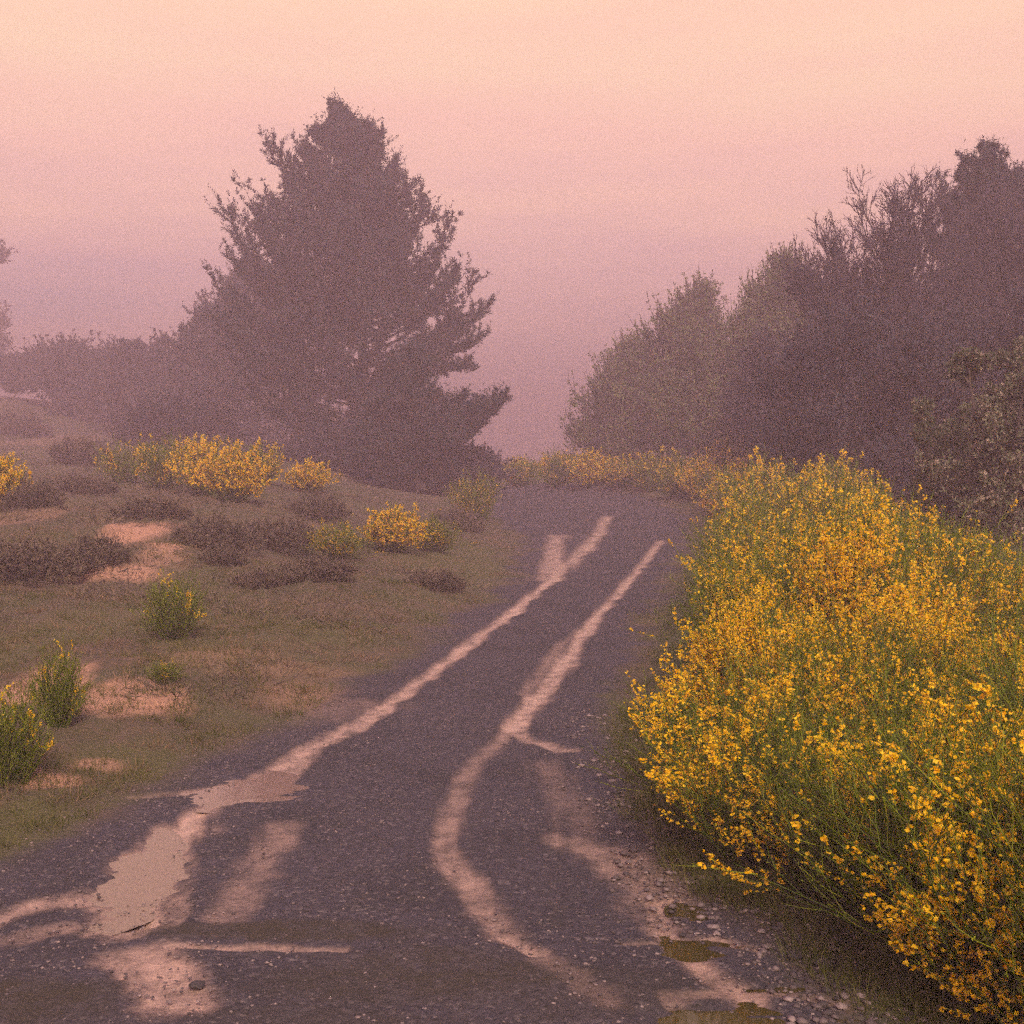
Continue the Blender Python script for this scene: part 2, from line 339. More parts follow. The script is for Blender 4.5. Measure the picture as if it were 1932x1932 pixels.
def land_mat():
    m, n, b = new_mat('land')
    tc = N(n, 'ShaderNodeTexCoord')
    def noise(sc, det=6, rough=.6):
        t = N(n, 'ShaderNodeTexNoise'); t.inputs['Scale'].default_value = sc; t.inputs['Detail'].default_value = det; t.inputs['Roughness'].default_value = rough
        n.links.new(tc.outputs['Object'], t.inputs['Vector']); return t.outputs['Fac']
    def stretch(v, lo, hi):
        r = N(n, 'ShaderNodeMapRange'); r.inputs[1].default_value = lo; r.inputs[2].default_value = hi; n.links.new(v, r.inputs[0]); return r.outputs[0]
    A = {k: N(n, 'ShaderNodeAttribute', attribute_name=k).outputs['Fac'] for k in ('rut', 'sand', 'moss', 'dark', 'roadw', 'rightfloor', 'greenfloor')}
    big = noise(.9, 5); mid = noise(6, 6); fine_ = noise(45, 4, .7); peb = N(n, 'ShaderNodeTexVoronoi'); peb.inputs['Scale'].default_value = 38; n.links.new(tc.outputs['Object'], peb.inputs['Vector'])
    peb2 = N(n, 'ShaderNodeTexVoronoi'); peb2.inputs['Scale'].default_value = 15; n.links.new(tc.outputs['Object'], peb2.inputs['Vector'])
    # gravelly road
    g = mixc(n, stretch(fine_, .3, .7), (.020, .016, .023), (.095, .075, .090))
    g = mixc(n, mth(n, 'MULTIPLY', stretch(mid, .35, .7), .55), g, (.05, .04, .052))
    pcol = N(n, 'ShaderNodeSeparateColor'); n.links.new(peb.outputs['Color'], pcol.inputs[0])
    g = mixc(n, mth(n, 'MULTIPLY', stretch(big, .46, .62), .55), g, (.028, .022, .027))
    spk = stretch(pcol.outputs[0], .84, 1.0); g = mixc(n, mth(n, 'MULTIPLY', spk, .38), g, (.27, .21, .2))
    spd = stretch(pcol.outputs[1], .8, .95); g = mixc(n, mth(n, 'MULTIPLY', spd, .7), g, (.03, .022, .024))
    # rough land
    l = mixc(n, stretch(mid, .35, .65), (.075, .058, .022), (.17, .10, .06))
    l = mixc(n, stretch(big, .4, .6), l, (.095, .085, .025))
    l = mixc(n, stretch(fine_, .35, .75), l, (.06, .045, .035))
    l = mixc(n, mth(n, 'MULTIPLY', A['moss'], .8), l, mixc(n, mid, (.06, .065, .014), (.12, .10, .03)))
    l = mixc(n, mth(n, 'MULTIPLY', A['sand'], 1.0, True), l, mixc(n, fine_, (.36, .18, .11), (.56, .30, .19)))
    l = mixc(n, mth(n, 'MULTIPLY', A['rightfloor'], .9), l, mixc(n, mid, (.020, .027, .005), (.07, .078, .012)))
    l = mixc(n, mth(n, 'MULTIPLY', A['greenfloor'], .8), l, mixc(n, fine_, (.03, .04, .006), (.12, .13, .02)))
    rutc = mixc(n, stretch(fine_, .3, .8), (.56, .35, .26), (.34, .22, .18))  # pale wet sand, with the sky's peach reflection mixed into the colour
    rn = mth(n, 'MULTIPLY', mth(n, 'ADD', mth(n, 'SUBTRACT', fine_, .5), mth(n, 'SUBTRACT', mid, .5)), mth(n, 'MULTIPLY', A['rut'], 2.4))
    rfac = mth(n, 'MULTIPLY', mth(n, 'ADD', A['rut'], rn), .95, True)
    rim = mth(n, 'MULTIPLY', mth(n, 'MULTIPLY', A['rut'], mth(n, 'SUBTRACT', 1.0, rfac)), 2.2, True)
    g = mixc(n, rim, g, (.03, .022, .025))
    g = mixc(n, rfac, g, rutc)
    g = mixc(n, mth(n, 'MULTIPLY', A['dark'], mth(n, 'ADD', stretch(mid, .3, .6), .2), True), g, mixc(n, fine_, (.022, .018, .012), (.07, .05, .035)))
    edge = mth(n, 'ADD', A['roadw'], mth(n, 'MULTIPLY', mth(n, 'SUBTRACT', mid, .5), .8), True)
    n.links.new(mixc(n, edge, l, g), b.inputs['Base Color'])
    ro = mth(n, 'SUBTRACT', .95, mth(n, 'MULTIPLY', mth(n, 'MULTIPLY', A['rut'], A['roadw']), .6), True)
    n.links.new(ro, b.inputs['Roughness']); b.inputs['Specular IOR Level'].default_value = .4
    hgt = mth(n, 'ADD', mth(n, 'MULTIPLY', fine_, .5), mth(n, 'ADD', mth(n, 'MULTIPLY', peb.outputs['Distance'], -.5), mth(n, 'MULTIPLY', peb2.outputs['Distance'], -.7)))
    bp = N(n, 'ShaderNodeBump'); n.links.new(hgt, bp.inputs['Height']); bp.inputs['Distance'].default_value = .03
    n.links.new(mth(n, 'SUBTRACT', .8, mth(n, 'MULTIPLY', A['rut'], .65), True), bp.inputs['Strength']); n.links.new(bp.outputs[0], b.inputs['Normal'])
    return m
LAND = land_mat()
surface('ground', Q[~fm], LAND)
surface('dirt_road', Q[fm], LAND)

# water standing in the hollows of the road
m, n, b = new_mat('muddy_water'); b.inputs['Base Color'].default_value = (.22, .14, .11, 1); b.inputs['Roughness'].default_value = .06; b.inputs['IOR'].default_value = 1.5
t = N(n, 'ShaderNodeTexNoise'); t.inputs['Scale'].default_value = 5; bp = N(n, 'ShaderNodeBump'); bp.inputs['Strength'].default_value = .12; bp.inputs['Distance'].default_value = .01
tc2 = N(n, 'ShaderNodeTexCoord'); n.links.new(tc2.outputs['Object'], t.inputs['Vector']); n.links.new(t.outputs['Fac'], bp.inputs['Height']); n.links.new(bp.outputs[0], b.inputs['Normal'])
M_WATER = m
M_POOL = m.copy(); M_POOL.name = 'pool_water'; M_POOL.node_tree.nodes['Principled BSDF'].inputs['Base Color'].default_value = (.055, .042, .014, 1)
for (cx, cy_, rx, ry, dp, rot) in PUD:
    k = 48; a = np.linspace(0, 2 * np.pi, k, endpoint=False); c, s_ = math.cos(rot), math.sin(rot)
    rr = 1.35 * (1 + .1 * np.sin(3 * a + cx * 7))
    lx = rx * rr * np.cos(a); ly = ry * rr * np.sin(a); X = cx + lx * c - ly * s_; Yy = cy_ + lx * s_ + ly * c
    gz = H(np.array([cx]), np.array([cy_]), False)[0] - dp * .58 - .004
    me = bpy.data.meshes.new('puddle'); me.from_pydata([(X[i], Yy[i], gz) for i in range(k)], [], [tuple(range(k))]); me.materials.append(M_WATER if cx < 0 else M_POOL)
    o = bpy.data.objects.new('puddle', me); C.objects.link(o); o['kind'] = 'structure'

# ------------------------------------------------------------------ broom
def make_broom(hgt, rad, nst, nwh, nfl, lab='', patch=.5, fsz=.02, thick=1.0):
    root = thing('broom_bush', lab, 'broom bush', (0, 0, -50))
    a = rs.rand(nst) * 2 * np.pi; lean = rs.rand(nst) ** .75 * .84 * rad / .9
    d = np.stack([np.sin(lean) * np.cos(a), np.sin(lean) * np.sin(a), np.cos(lean)], -1)
    p0 = np.stack([np.cos(a) * rs.rand(nst) * .3 * rad, np.sin(a) * rs.rand(nst) * .3 * rad, np.full(nst, -.1)], -1)
    ln = hgt * (.6 + .5 * rs.rand(nst)) * (1 - .12 * lean)
    P = curves(p0, d, ln, 7, .75, .35)
    mb = MB(); mb.tubes(P, taper(nst, 7, .008 * thick, .002 * thick), 3, rs.rand(nst) * .5)
    n1 = max(1, nwh // nst); Wc, s1 = spawn(P, n1, .1, .97, .55, .40, 4, .5, .2, .35)
    mb.tubes(Wc, taper(len(Wc), 4, .0038 * thick, .0014 * thick), 3)
    W2c, _ = spawn(Wc, 2, .2, .9, .45, .6, 3, .4, .2, .3)
    mb.tubes(W2c, taper(len(W2c), 3, .0028 * thick, .0012 * thick), 3)
    lp, ld_ = pts(Wc, 4, .1, 1); mb.diamonds(lp, ld_ + rs.randn(len(lp), 3) * .6, .022 * thick, .008 * thick)
    lp, ld_ = pts(W2c, 3, .1, 1); mb.diamonds(lp, ld_ + rs.randn(len(lp), 3) * .6, .02 * thick, .007 * thick)
    mb.build('stems', M_BROOM, root)
    fb = MB(); allw = np.concatenate([Wc[:, [0, 1, 3]], W2c])
    tip = allw[:, -1]; hh = tip[:, 2] / (hgt + .01); rr = np.hypot(tip[:, 0], tip[:, 1]) / rad
    nzv = vnoise(tip[:, 0] * 2.0 + tip[:, 2] * 1.2 + 50 * hgt + nfl, tip[:, 1] * 2.0 + tip[:, 2] * .8 + 20)
    score = ss(1 - patch - .12, 1 - patch + .12, nzv) * ss(.10, .42, hh + .12 * rr) * rs.rand(len(tip))
    order = np.argsort(-score)[:max(1, nfl // 7)]; order = order[score[order] > 0]
    fp, fd = pts(allw[order], 7, .15, 1.0)
    fp = fp + rs.randn(len(fp), 3) * .009 * thick
    tn = np.clip(rs.rand(len(fp)) * .7 + .3 * hh[np.repeat(order, 7)], 0, 1); sz = fsz * (.7 + .6 * rs.rand(len(fp)))
    od = nrm(rs.randn(len(fp), 3) + [0, 0, .3])
    for q in range(3):
        fb.diamonds(fp - od * sz[:, None] * .4, od + rs.randn(len(fp), 3) * .6, sz, sz * .8, tn)
    fb.build('flowers', M_FLOWER, root)
    zz = np.concatenate(mb.v)[:, 2]; root['hgt'] = float(np.percentile(zz, 99)); return root
G_BROOM = 'yellow broom bushes of the thicket right of the road'
near = [make_broom(1.75, .85, 150, 1500, n_, patch=p_, fsz=.026) for n_, p_ in ((7000, .42), (4200, .34), (11000, .54))]
midb = [make_broom(2.0, 1.0, 110, 1000, n_, patch=p_, fsz=.034, thick=1.7) for n_, p_ in ((4600, .66), (2300, .48))]
farb = [make_broom(2.2, 1.2, 80, 640, n_, patch=p_, fsz=.06, thick=2.6) for n_, p_ in ((2300, .75), (800, .45))]
goldb = [make_broom(2.2, 1.2, 80, 900, 5200, patch=.95, fsz=.075, thick=2.6)]
sparse = make_broom(1.3, .7, 90, 800, 350, patch=.3, fsz=.03, thick=1.6)
used_proto = set()
def put(proto, loc, rz, sc, label, group):
    if proto.name not in used_proto:
        used_proto.add(proto.name); proto.location = loc; proto.rotation_euler = (0, 0, rz); proto.scale = sc if hasattr(sc, '__len__') else (sc,) * 3
        proto['label'] = label
        if group: proto['group'] = group
        return proto
    return dup(proto, loc, rz, sc, label, group)
ORD = ['first', 'second', 'third', 'fourth', 'fifth', 'sixth', 'seventh', 'eighth', 'ninth', 'tenth', 'eleventh', 'twelfth', 'thirteenth', 'fourteenth', 'fifteenth', 'sixteenth']
spots = [(2.6, 5.6, False, 0), (2.45, 6.4, False, 0), (3.2, 6.4, False, 0)]; Yc = 7.15; row = 0
while Yc < 80:
    xr = np.interp(Yc, _rY, _rX); step = .95 + .028 * Yc; xx = xr + np.interp(Yc, [6, 8, 9.5, 11.5, 16, 25, 40, 60], [.85, .7, .82, 1.4, 1.75, 1.9, 2.2, .9]) + rs.rand() * .2
    lim = .46 * Yc + 1.6; first = True
    while xx < lim:
        spots.append((xx + (0 if first else rs.uniform(-.2, .2) * step), Yc + rs.uniform(-.25, .25) * step, first, row)); first = False; xx += step * rs.uniform(.85, 1.2)
    Yc += step * .9; row += 1
fr = 0
ppx_ = lambda a, b_: W2 + a / b_ * F
for (bx, by, first, row_) in spots:
    clus = vnoise(bx * .35 + 3, by * .25 + 8)
    fam = near if by < 14 else midb if by < 27 else farb
    if by > 48 and ppx_(bx, by) > 1420: continue
    k = rs.randint(len(fam)) if clus > .35 else 1
    if by > 38 and rs.rand() < (.45 if by < 50 else .3): fam, k = goldb, 0
    ppx = W2 + bx / by * F
    top = np.interp(ppx, [940, 990, 1160, 1260, 1350, 1440, 1550, 1650, 1780, 1932, 2300], [870, 838, 840, 852, 828, 800, 855, 935, 995, 1045, 1100])
    hlim = ztop(top, by) - Hs(bx, by); s = rs.uniform(.85, 1.1); hz = s * (1.6 if by < 14 else 1.8 if by < 27 else 2.2) * (.75 + .5 * vnoise(bx * .6 + 30, by * .45 + 9))
    if first: hz *= .85; s *= .85
    if hlim < .9: continue
    hz = min(hz, hlim * rs.uniform(.86 if by < 48 else .5, 1.0)); hz = hz / fam[k]['hgt']
    if first and fr < 16: lab = 'yellow flowering broom bush on the right verge, %s along the road from the camera' % ORD[fr]; g = None; fr += 1
    elif by < 14: lab, g = 'tall yellow flowering broom bush in the near part of the right thicket', G_BROOM + ', near'
    elif by < 27: lab, g = 'yellow flowering broom bush in the middle of the right thicket', G_BROOM + ', middle'
    else: lab, g = 'hazy dull yellow broom bush in the far part of the right thicket', G_BROOM + ', far'
    put(fam[k], (bx, by, Hs(bx, by) - (.14 if by < 12 else .05)), rs.rand() * 6.28, (s, s, hz), lab, g)
# beyond the bend and on the left side
for (px, py, hpx, wpx, fam, k, lab) in [
    (440, 950, 110, 120, goldb, 0, 'brightest yellow broom bush left of the pine, with flowers right to the ground'),
    (385, 935, 105, 110, goldb, 0, 'yellow broom bush just left of the brightest one by the pine'),
    (310, 925, 105, 110, farb, 1, 'dull yellow broom bush left in the clump beside the pine'),
    (350, 905, 75, 80, goldb, 0, 'small yellow broom bush at the back of the clump left of the pine'),
    (235, 910, 80, 100, farb, 1, 'faint ochre broom bush, left end of the clump beside the pine'),
    (495, 915, 75, 90, farb, 0, 'greenish yellow broom bush at the right end of the bright clump'),
    (585, 930, 62, 80, goldb, 0, 'low orange yellow broom bush in front of the pine foot'),
    (740, 1045, 85, 120, goldb, 0, 'low yellow broom bush below the pine trunk'),
    (820, 1040, 65, 110, midb, 1, 'greenish broom bush right of the low yellow one below the pine'),
    (900, 985, 90, 100, midb, 1, 'small green broom bush at the left road edge by the bend'),
    (5, 960, 100, 90, goldb, 0, 'yellow broom bush cut by the left picture edge'),
    (640, 1060, 70, 130, midb, 1, 'dull green broom bush left of the low yellow one under the pine'),
    (330, 1210, 110, 130, [sparse], 0, 'small green broom bush alone in the grass left of the road'),
    (110, 1370, 140, 110, [sparse], 0, 'upright dark green broom bush at the left picture edge'),
    (20, 1480, 170, 170, [sparse], 0, 'wide dark green broom bush low at the left picture edge'),
    (310, 1290, 40, 70, [sparse], 0, 'tiny dark green bush on the grass below the small green broom')]:
    bx, by = hit(px, py); p = fam[k]; h0 = 1.3 if fam[0] is sparse else 2.0 if fam is midb else 2.2; r0 = .7 if fam[0] is sparse else 1.1 if fam is midb else 1.3
    sz = hpx * by / F / h0; sx = wpx * by / F / (2 * r0)
    print('left', lab[:30], round(bx, 1), round(by, 1), round(sz, 2), round(sx, 2))
    put(p, (bx, by, Hs(bx, by)), rs.rand() * 6.28, (sx, sx, sz), lab, None)

# heather and low dark scrub
def make_heath(ph=0):
    root = thing('heather_shrub', '', 'heather', (0, 0, -50)); n_ = 260
    a = rs.rand(n_) * 6.283; rr = np.sqrt(rs.rand(n_)) * (.55 + .75 * vnoise(a * 1.2 + ph, a * 0 + 4 + ph)); p0 = np.stack([np.cos(a) * rr * .8, np.sin(a) * rr * .8, np.full(n_, -.05)], -1)
    d = np.stack([np.cos(a) * rr * .5, np.sin(a) * rr * .5, np.ones(n_)], -1); P = curves(p0, d, .75 * (1 - .6 * rr ** 2) * rs.uniform(.6, 1.1, n_), 4, .1, .3)
    mb = MB(); mb.tubes(P, taper(n_, 4, .012, .004), 3); q, _ = spawn(P, 6, .3, 1, .6, .45, 3, .4)
    mb.tubes(q, taper(len(q), 3, .008, .004), 3); lp, l_ = pts(q, 7); mb.diamonds(lp, l_ + rs.randn(len(lp), 3) * .5, .06, .02)
    mb.build('twigs', M_HEATH, root); return root
heaths = [make_heath(), make_heath(7.3), make_heath(13.1)]
for (px, py, wpx, hpx, lab) in [
    (285, 975, 160, 45, 'dark low heather clump above the pale sand patch'), (400, 1035, 210, 70, 'wide brown heather clump right of the pale sand patch'),
    (520, 1030, 200, 60, 'dark heather clump beneath the bright yellow broom'), (60, 1080, 260, 70, 'wide purple heather clump left of the sand patch'),
    (180, 1060, 170, 60, 'purple heather clump touching the left side of the sand patch'), (420, 1065, 110, 40, 'small dark heather tuft on the right end of the sand'),
    (600, 980, 150, 55, 'dark heather clump in front of the pine foot'), (60, 960, 170, 60, 'hazy purple heather clump up the left slope'),
    (150, 870, 170, 50, 'hazy dark heather clump above the left slope'), (600, 1090, 170, 45, 'low brown heather clump in the grass below the pine'),
    (150, 930, 150, 40, 'faint heather clump left of the faint ochre broom'), (500, 1105, 140, 36, 'low olive heather clump between sand and road'),
    (820, 1110, 160, 40, 'flat dark heather clump near the left road edge'), (30, 820, 140, 50, 'faint heather clump at the left picture edge, highest up the slope'),
    (860, 1000, 110, 50, 'dark heather tuft left of the road where it bends')]:
    bx, by = hit(px, py); sx = wpx * by / F / 1.9; sz = hpx * by / F / .85
    heath = heaths[rs.randint(3)]; put(heath, (bx, by, Hs(bx, by)), rs.rand() * 6.28, (sx, sx * .8, sz), lab, None)

# ------------------------------------------------------------------ trees
def make_pine(label, px, Z, prof, axis_top, dens=1.0, cat='pine tree', seed=1, tips=(), tuft=.24):
    """prof: list of (py, left px, right px) extents around the axis"""
    global rs; rs = np.random.RandomState(seed)
    loc = at(px, Z); ktop = ztop(prof[0][0], Z); Ht = ktop - loc[2]; m_ = Z / F
    root = thing('pine_tree', label, cat, loc)
    zs = np.array([ztop(p[0], Z) - loc[2] for p in prof]); Lm = np.array([p[1] * m_ for p in prof]); Rm = np.array([p[2] * m_ for p in prof])
    o_ = np.argsort(zs); zs, Lm, Rm = zs[o_], Lm[o_], Rm[o_]
    K = 10; lean = (axis_top - px) * m_
    tz = np.linspace(-.3, Ht, K); T = np.stack([lean * (np.maximum(tz, 0) / Ht) ** 1.3, .1 * np.sin(tz), tz], -1)[None]
    tb = MB(); tb.tubes(T, taper(1, K, .018 * Ht, .02), 8, np.array([.5])); tb.build('trunk', M_BARK, root, True)
    nb = int(190 * dens); z0 = max(zs[0], Ht * .06)
    hb = z0 + (Ht - z0) * (rs.rand(nb) ** .85); hb = np.sort(hb); nwh = int(26 * dens) + 1
    az = rs.rand(nb) * 6.283
    l_ = np.interp(hb, zs, Lm); r_ = np.interp(hb, zs, Rm); cx = np.cos(az); wgt = (cx + 1) / 2
    R_ = (l_ * (1 - wgt) + r_ * wgt); lob = .66 + .44 * vnoise(hb * .9 + seed, az * 1.3 + 3); R_ = R_ * lob * rs.uniform(.8, 1.1, nb)
    up0 = .1 + .7 * (hb / Ht) ** 2
    p0 = np.stack([np.interp(hb, tz, T[0, :, 0]), np.interp(hb, tz, T[0, :, 1]), hb - .22 * R_], -1)
    p0[:, 2] = np.clip(p0[:, 2], .3, Ht)
    d = np.stack([np.cos(az), np.sin(az), up0 * .6], -1)
    B = curves(p0, d, np.maximum(R_ * 1.05, .3), 6, .55, .12)
    bb = MB(); bb.tubes(B, taper(nb, 6, .012 + .012 * R_, .008), 4)
    E = []
    for (pyb, pxt, pyt) in tips:
        zb = ztop(pyb, Z) - loc[2]; zt = ztop(pyt, Z) - loc[2]; xt = (pxt - px) * m_; xb = np.interp(zb, tz, T[0, :, 0])
        for q in range(3):
            t_ = np.linspace(.15 if q == 0 else rs.uniform(.2, .4), 1 if q == 0 else rs.uniform(.8, .97), 6); yo = rs.uniform(-1, 1) * (q > 0)
            E.append(np.stack([xb + (xt - xb) * t_ ** .85, yo * t_, zb + (zt - zb) * t_ ** 1.9], -1))
    if E:
        E = np.array(E); bb.tubes(E, taper(len(E), 6, .07, .01), 4)
    S, sp = spawn(B, 17, .2, 1, .8, .34, 4, .6, .15, .4, planar=.3)
    
    if len(E):
        S2, _ = spawn(E, 30, .2, 1, .75, .2, 4, .7, .15, .35, planar=.3); S = np.concatenate([S, S2]); B = np.concatenate([B, E])
    bb.tubes(S, taper(len(S), 4, .018, .006), 3); bb.build('branches', M_BARK, root)
    cb = MB()
    for CU, n_, s0 in ((S, 7, .15), (B, 14, .35)):
        cp, cd_ = pts(CU, n_, s0, 1); tt = rs.rand(len(cp))
        tt = np.clip(vnoise(cp[:, 0] * 1.2 + 9, cp[:, 2] * 1.2) * .8 + .3 * tt - .1, 0, 1)
        for q in range(8):
            cb.diamonds(cp, cd_ * .5 + rs.randn(len(cp), 3) * .55 + [0, 0, .35], tuft * rs.uniform(.7, 1.3, len(cp)), tuft * .2, tt)
    tip = np.concatenate([S[:, -1], B[:, -1]]); tip = tip[rs.rand(len(tip)) < .6]; i_ = np.repeat(np.arange(len(tip)), 16)
    hgt_ = rs.rand(len(i_)); ln_ = rs.uniform(.25, .8, len(tip))[i_]; lx = (rs.randn(len(tip), 2) * .25)[i_]
    cp = tip[i_] + np.stack([lx[:, 0] * hgt_, lx[:, 1] * hgt_, hgt_ * ln_ - .1], -1) * (tuft / .24)
    cb.diamonds(cp, rs.randn(len(cp), 3) * .6 + [0, 0, .7], tuft * rs.uniform(.6, 1.1, len(cp)) * (1.15 - .6 * hgt_), tuft * .2)
    cb.build('crown', M_PINE, root)
    return root
make_pine('tall dark pine tree in the mist, the tallest tree left of the road', 700, 66,
  [(212, 3, 3), (232, 6, 18), (262, 30, 46), (300, 72, 84), (340, 105, 105), (360, 170, 108), (400, 165, 125), (430, 222, 165), (470, 215, 175), (520, 235, 165), (560, 265, 190), (590, 270, 235), (640, 285, 215), (690, 290, 130), (715, 280, 70), (760, 260, 70), (800, 220, 80), (850, 150, 90), (900, 110, 90)], 640, 1.55, seed=4, tips=[(560, 800, 388), (640, 850, 428), (660, 862, 512), (690, 925, 575), (700, 885, 560), (705, 905, 640), (708, 890, 690), (470, 750, 308), (600, 462, 348), (600, 500, 400), (640, 434, 410), (650, 440, 480), (690, 405, 530), (720, 400, 590), (500, 535, 300), (420, 572, 265), (330, 632, 212)])
make_pine('dark young pine in front of the tall pine, with one long low branch', 785, 57,
  [(670, 10, 30), (720, 60, 40), (742, 60, 45), (765, 80, 70), (800, 110, 85), (850, 145, 105), (900, 140, 105), (950, 120, 90)], 780, .75, seed=8, tips=[(815, 952, 750), (820, 945, 765), (830, 900, 760), (805, 880, 742), (850, 905, 800)])
make_pine('hazy broad pine behind and left of the tall pine', 490, 98,
  [(500, 5, 5), (540, 50, 50), (600, 90, 95), (660, 130, 130), (720, 160, 150), (780, 180, 150), (830, 190, 160), (890, 170, 150)], 470, .9, seed=12)
make_pine('low misty pine at the left foot of the tall pine', 385, 88,
  [(590, 10, 10), (630, 40, 50), (680, 70, 80), (740, 90, 90), (800, 110, 100), (880, 110, 100)], 390, .6, seed=15)
make_pine('dark conifer with twin tops at the right picture edge', 1850, 46,
  [(295, 5, 5), (330, 50, 40), (380, 75, 75), (450, 95, 110), (550, 120, 140), (650, 150, 150), (800, 170, 170), (900, 160, 160)], 1850, 1.2, seed=22, tuft=.16, tips=[(430, 1808, 305), (430, 1875, 297), (480, 1765, 340), (480, 1910, 330), (560, 1740, 430)])

def make_tree(name, label, cat, px, Z, py_top, halfw_px, leaf=None, seed=1, lv=(9, 8, 7, 6), twig=.012, leafn=5, leafl=.12, up=.5, spread=.75, trunk_n=1, leafw=.45, bark=None, extra=None, fall=.4, prof_p=1.3):
    global rs; rs = np.random.RandomState(seed)
    loc = at(px, Z); Ht = ztop(py_top, Z) - loc[2]; Rw = halfw_px * Z / F
    root = thing(name, label, cat, loc)
    p0 = np.stack([rs.uniform(-.3, .3, trunk_n) * (trunk_n > 1), rs.uniform(-.3, .3, trunk_n) * (trunk_n > 1), np.full(trunk_n, -.3)], -1)
    a = rs.rand() * 6 + np.arange(trunk_n) * 2.4; le = (min(.6, (.9 if name == 'bare_tree' else .6) * Rw / (Ht * .8)) if trunk_n > 1 else .03)
    d = np.stack([np.cos(a) * le, np.sin(a) * le, np.ones(trunk_n)], -1)
    T = curves(p0, d, np.array([Ht * (.82 if i == 0 else rs.uniform(.6, .8)) for i in range(trunk_n)]), 8, .15, .18)
    r0 = .016 * Ht
    tb = MB(); tb.tubes(T, taper(trunk_n, 8, r0, .02), 7)
    tb.build('trunk', bark or M_TWIG, root, True)
    bb = MB(); levels = [T]; cur = T; fac = [Rw / (Ht * .8) * 1.15, .58, .6, .6]; rad = [r0 * .4, r0 * .16, twig * 1.1, twig * .7]
    for i, n_ in enumerate(lv):
        cur, sp = spawn(cur, n_, (.12 if name == 'willow_shrub' else .03) if i == 0 else .25, 1.0, spread * (1 if i == 0 else .85), fac[min(i, 3)], 6 - min(i, 2), up * (1 if i == 0 else .45), .25, fall if i == 0 else .3)
        if i == 0:
            want = Rw * (.62 if trunk_n > 1 else 1.0) * np.clip(1 - sp ** prof_p, 0, 1) ** (.75 if trunk_n > 1 else 1.1) * rs.uniform(.65, 1.15, len(cur)) * (ss(-.1, .3, sp) if name == 'willow_shrub' else 1) * ((.5 + .8 * sp) if name == 'bare_tree' else 1) + (.05 if trunk_n > 1 else .02) * Ht
            have = np.linalg.norm(cur[:, -1] - cur[:, 0], axis=1) + 1e-6
            cur = cur[:, :1] + (cur - cur[:, :1]) * (want / have)[:, None, None]
        levels.append(cur); bb.tubes(cur, taper(len(cur), cur.shape[1], rad[min(i, 3)], twig * .45), 3)
    P = np.concatenate([c[:, -1] for c in levels[1:]]); s_ = Ht / np.percentile(P[:, 2], 99.8); sw = Rw / np.percentile(np.hypot(P[:, 0], P[:, 1]), 97)
    if leaf is not None and name != 'willow_shrub':
        sh, _ = spawn(levels[-2], 1, .5, 1, .35, .5, 4, 1.3, .15, .0); tl = rs.uniform(.3, 1.1, len(sh)) * (Z / 45) ** .5
        sh = sh[:, :1] + (sh - sh[:, :1]) * (tl / (np.linalg.norm(sh[:, -1] - sh[:, 0], axis=1) + 1e-6))[:, None, None]
        bb.tubes(sh, taper(len(sh), 4, twig, twig * .5), 3)
    bo = bb.build('branches', bark or M_TWIG, root)
    parts = [bo]
    if leaf:
        lb = MB(); lp, l_ = pts(cur, leafn, .1, 1); tt = np.clip(vnoise(lp[:, 0] * .9 + seed, lp[:, 2] * .9) * .8 + rs.rand(len(lp)) * .35 - .1, 0, 1)
        lp = lp + rs.randn(len(lp), 3) * leafl * .4
        if name != 'willow_shrub':
            l2, d2 = pts(sh, 9, .1, 1); lp = np.concatenate([lp, l2]); l_ = np.concatenate([l_, d2]); tt = np.concatenate([tt, rs.rand(len(l2))])
        lb.diamonds(lp, l_ + rs.randn(len(lp), 3) * .9, leafl * rs.uniform(.6, 1.3, len(lp)), leafl * leafw, tt); parts.append(lb.build('crown', leaf, root))
    if extra:
        eb = MB(); n_, l0, mt, nm = extra; lp, l_ = pts(cur[rs.rand(len(cur)) < n_], 2, .4, 1); eb.diamonds(lp, l_ + rs.randn(len(lp), 3) * .4, l0, l0 * .5); eb.diamonds(lp, l_ + rs.randn(len(lp), 3) * .4, l0, l0 * .5); parts.append(eb.build(nm, mt, root))
    root.scale = (sw, sw, s_)
    print(name, round(Ht, 1), round(Rw, 1), 'scale', round(s_, 2), round(sw, 2), len(cur))
    return root
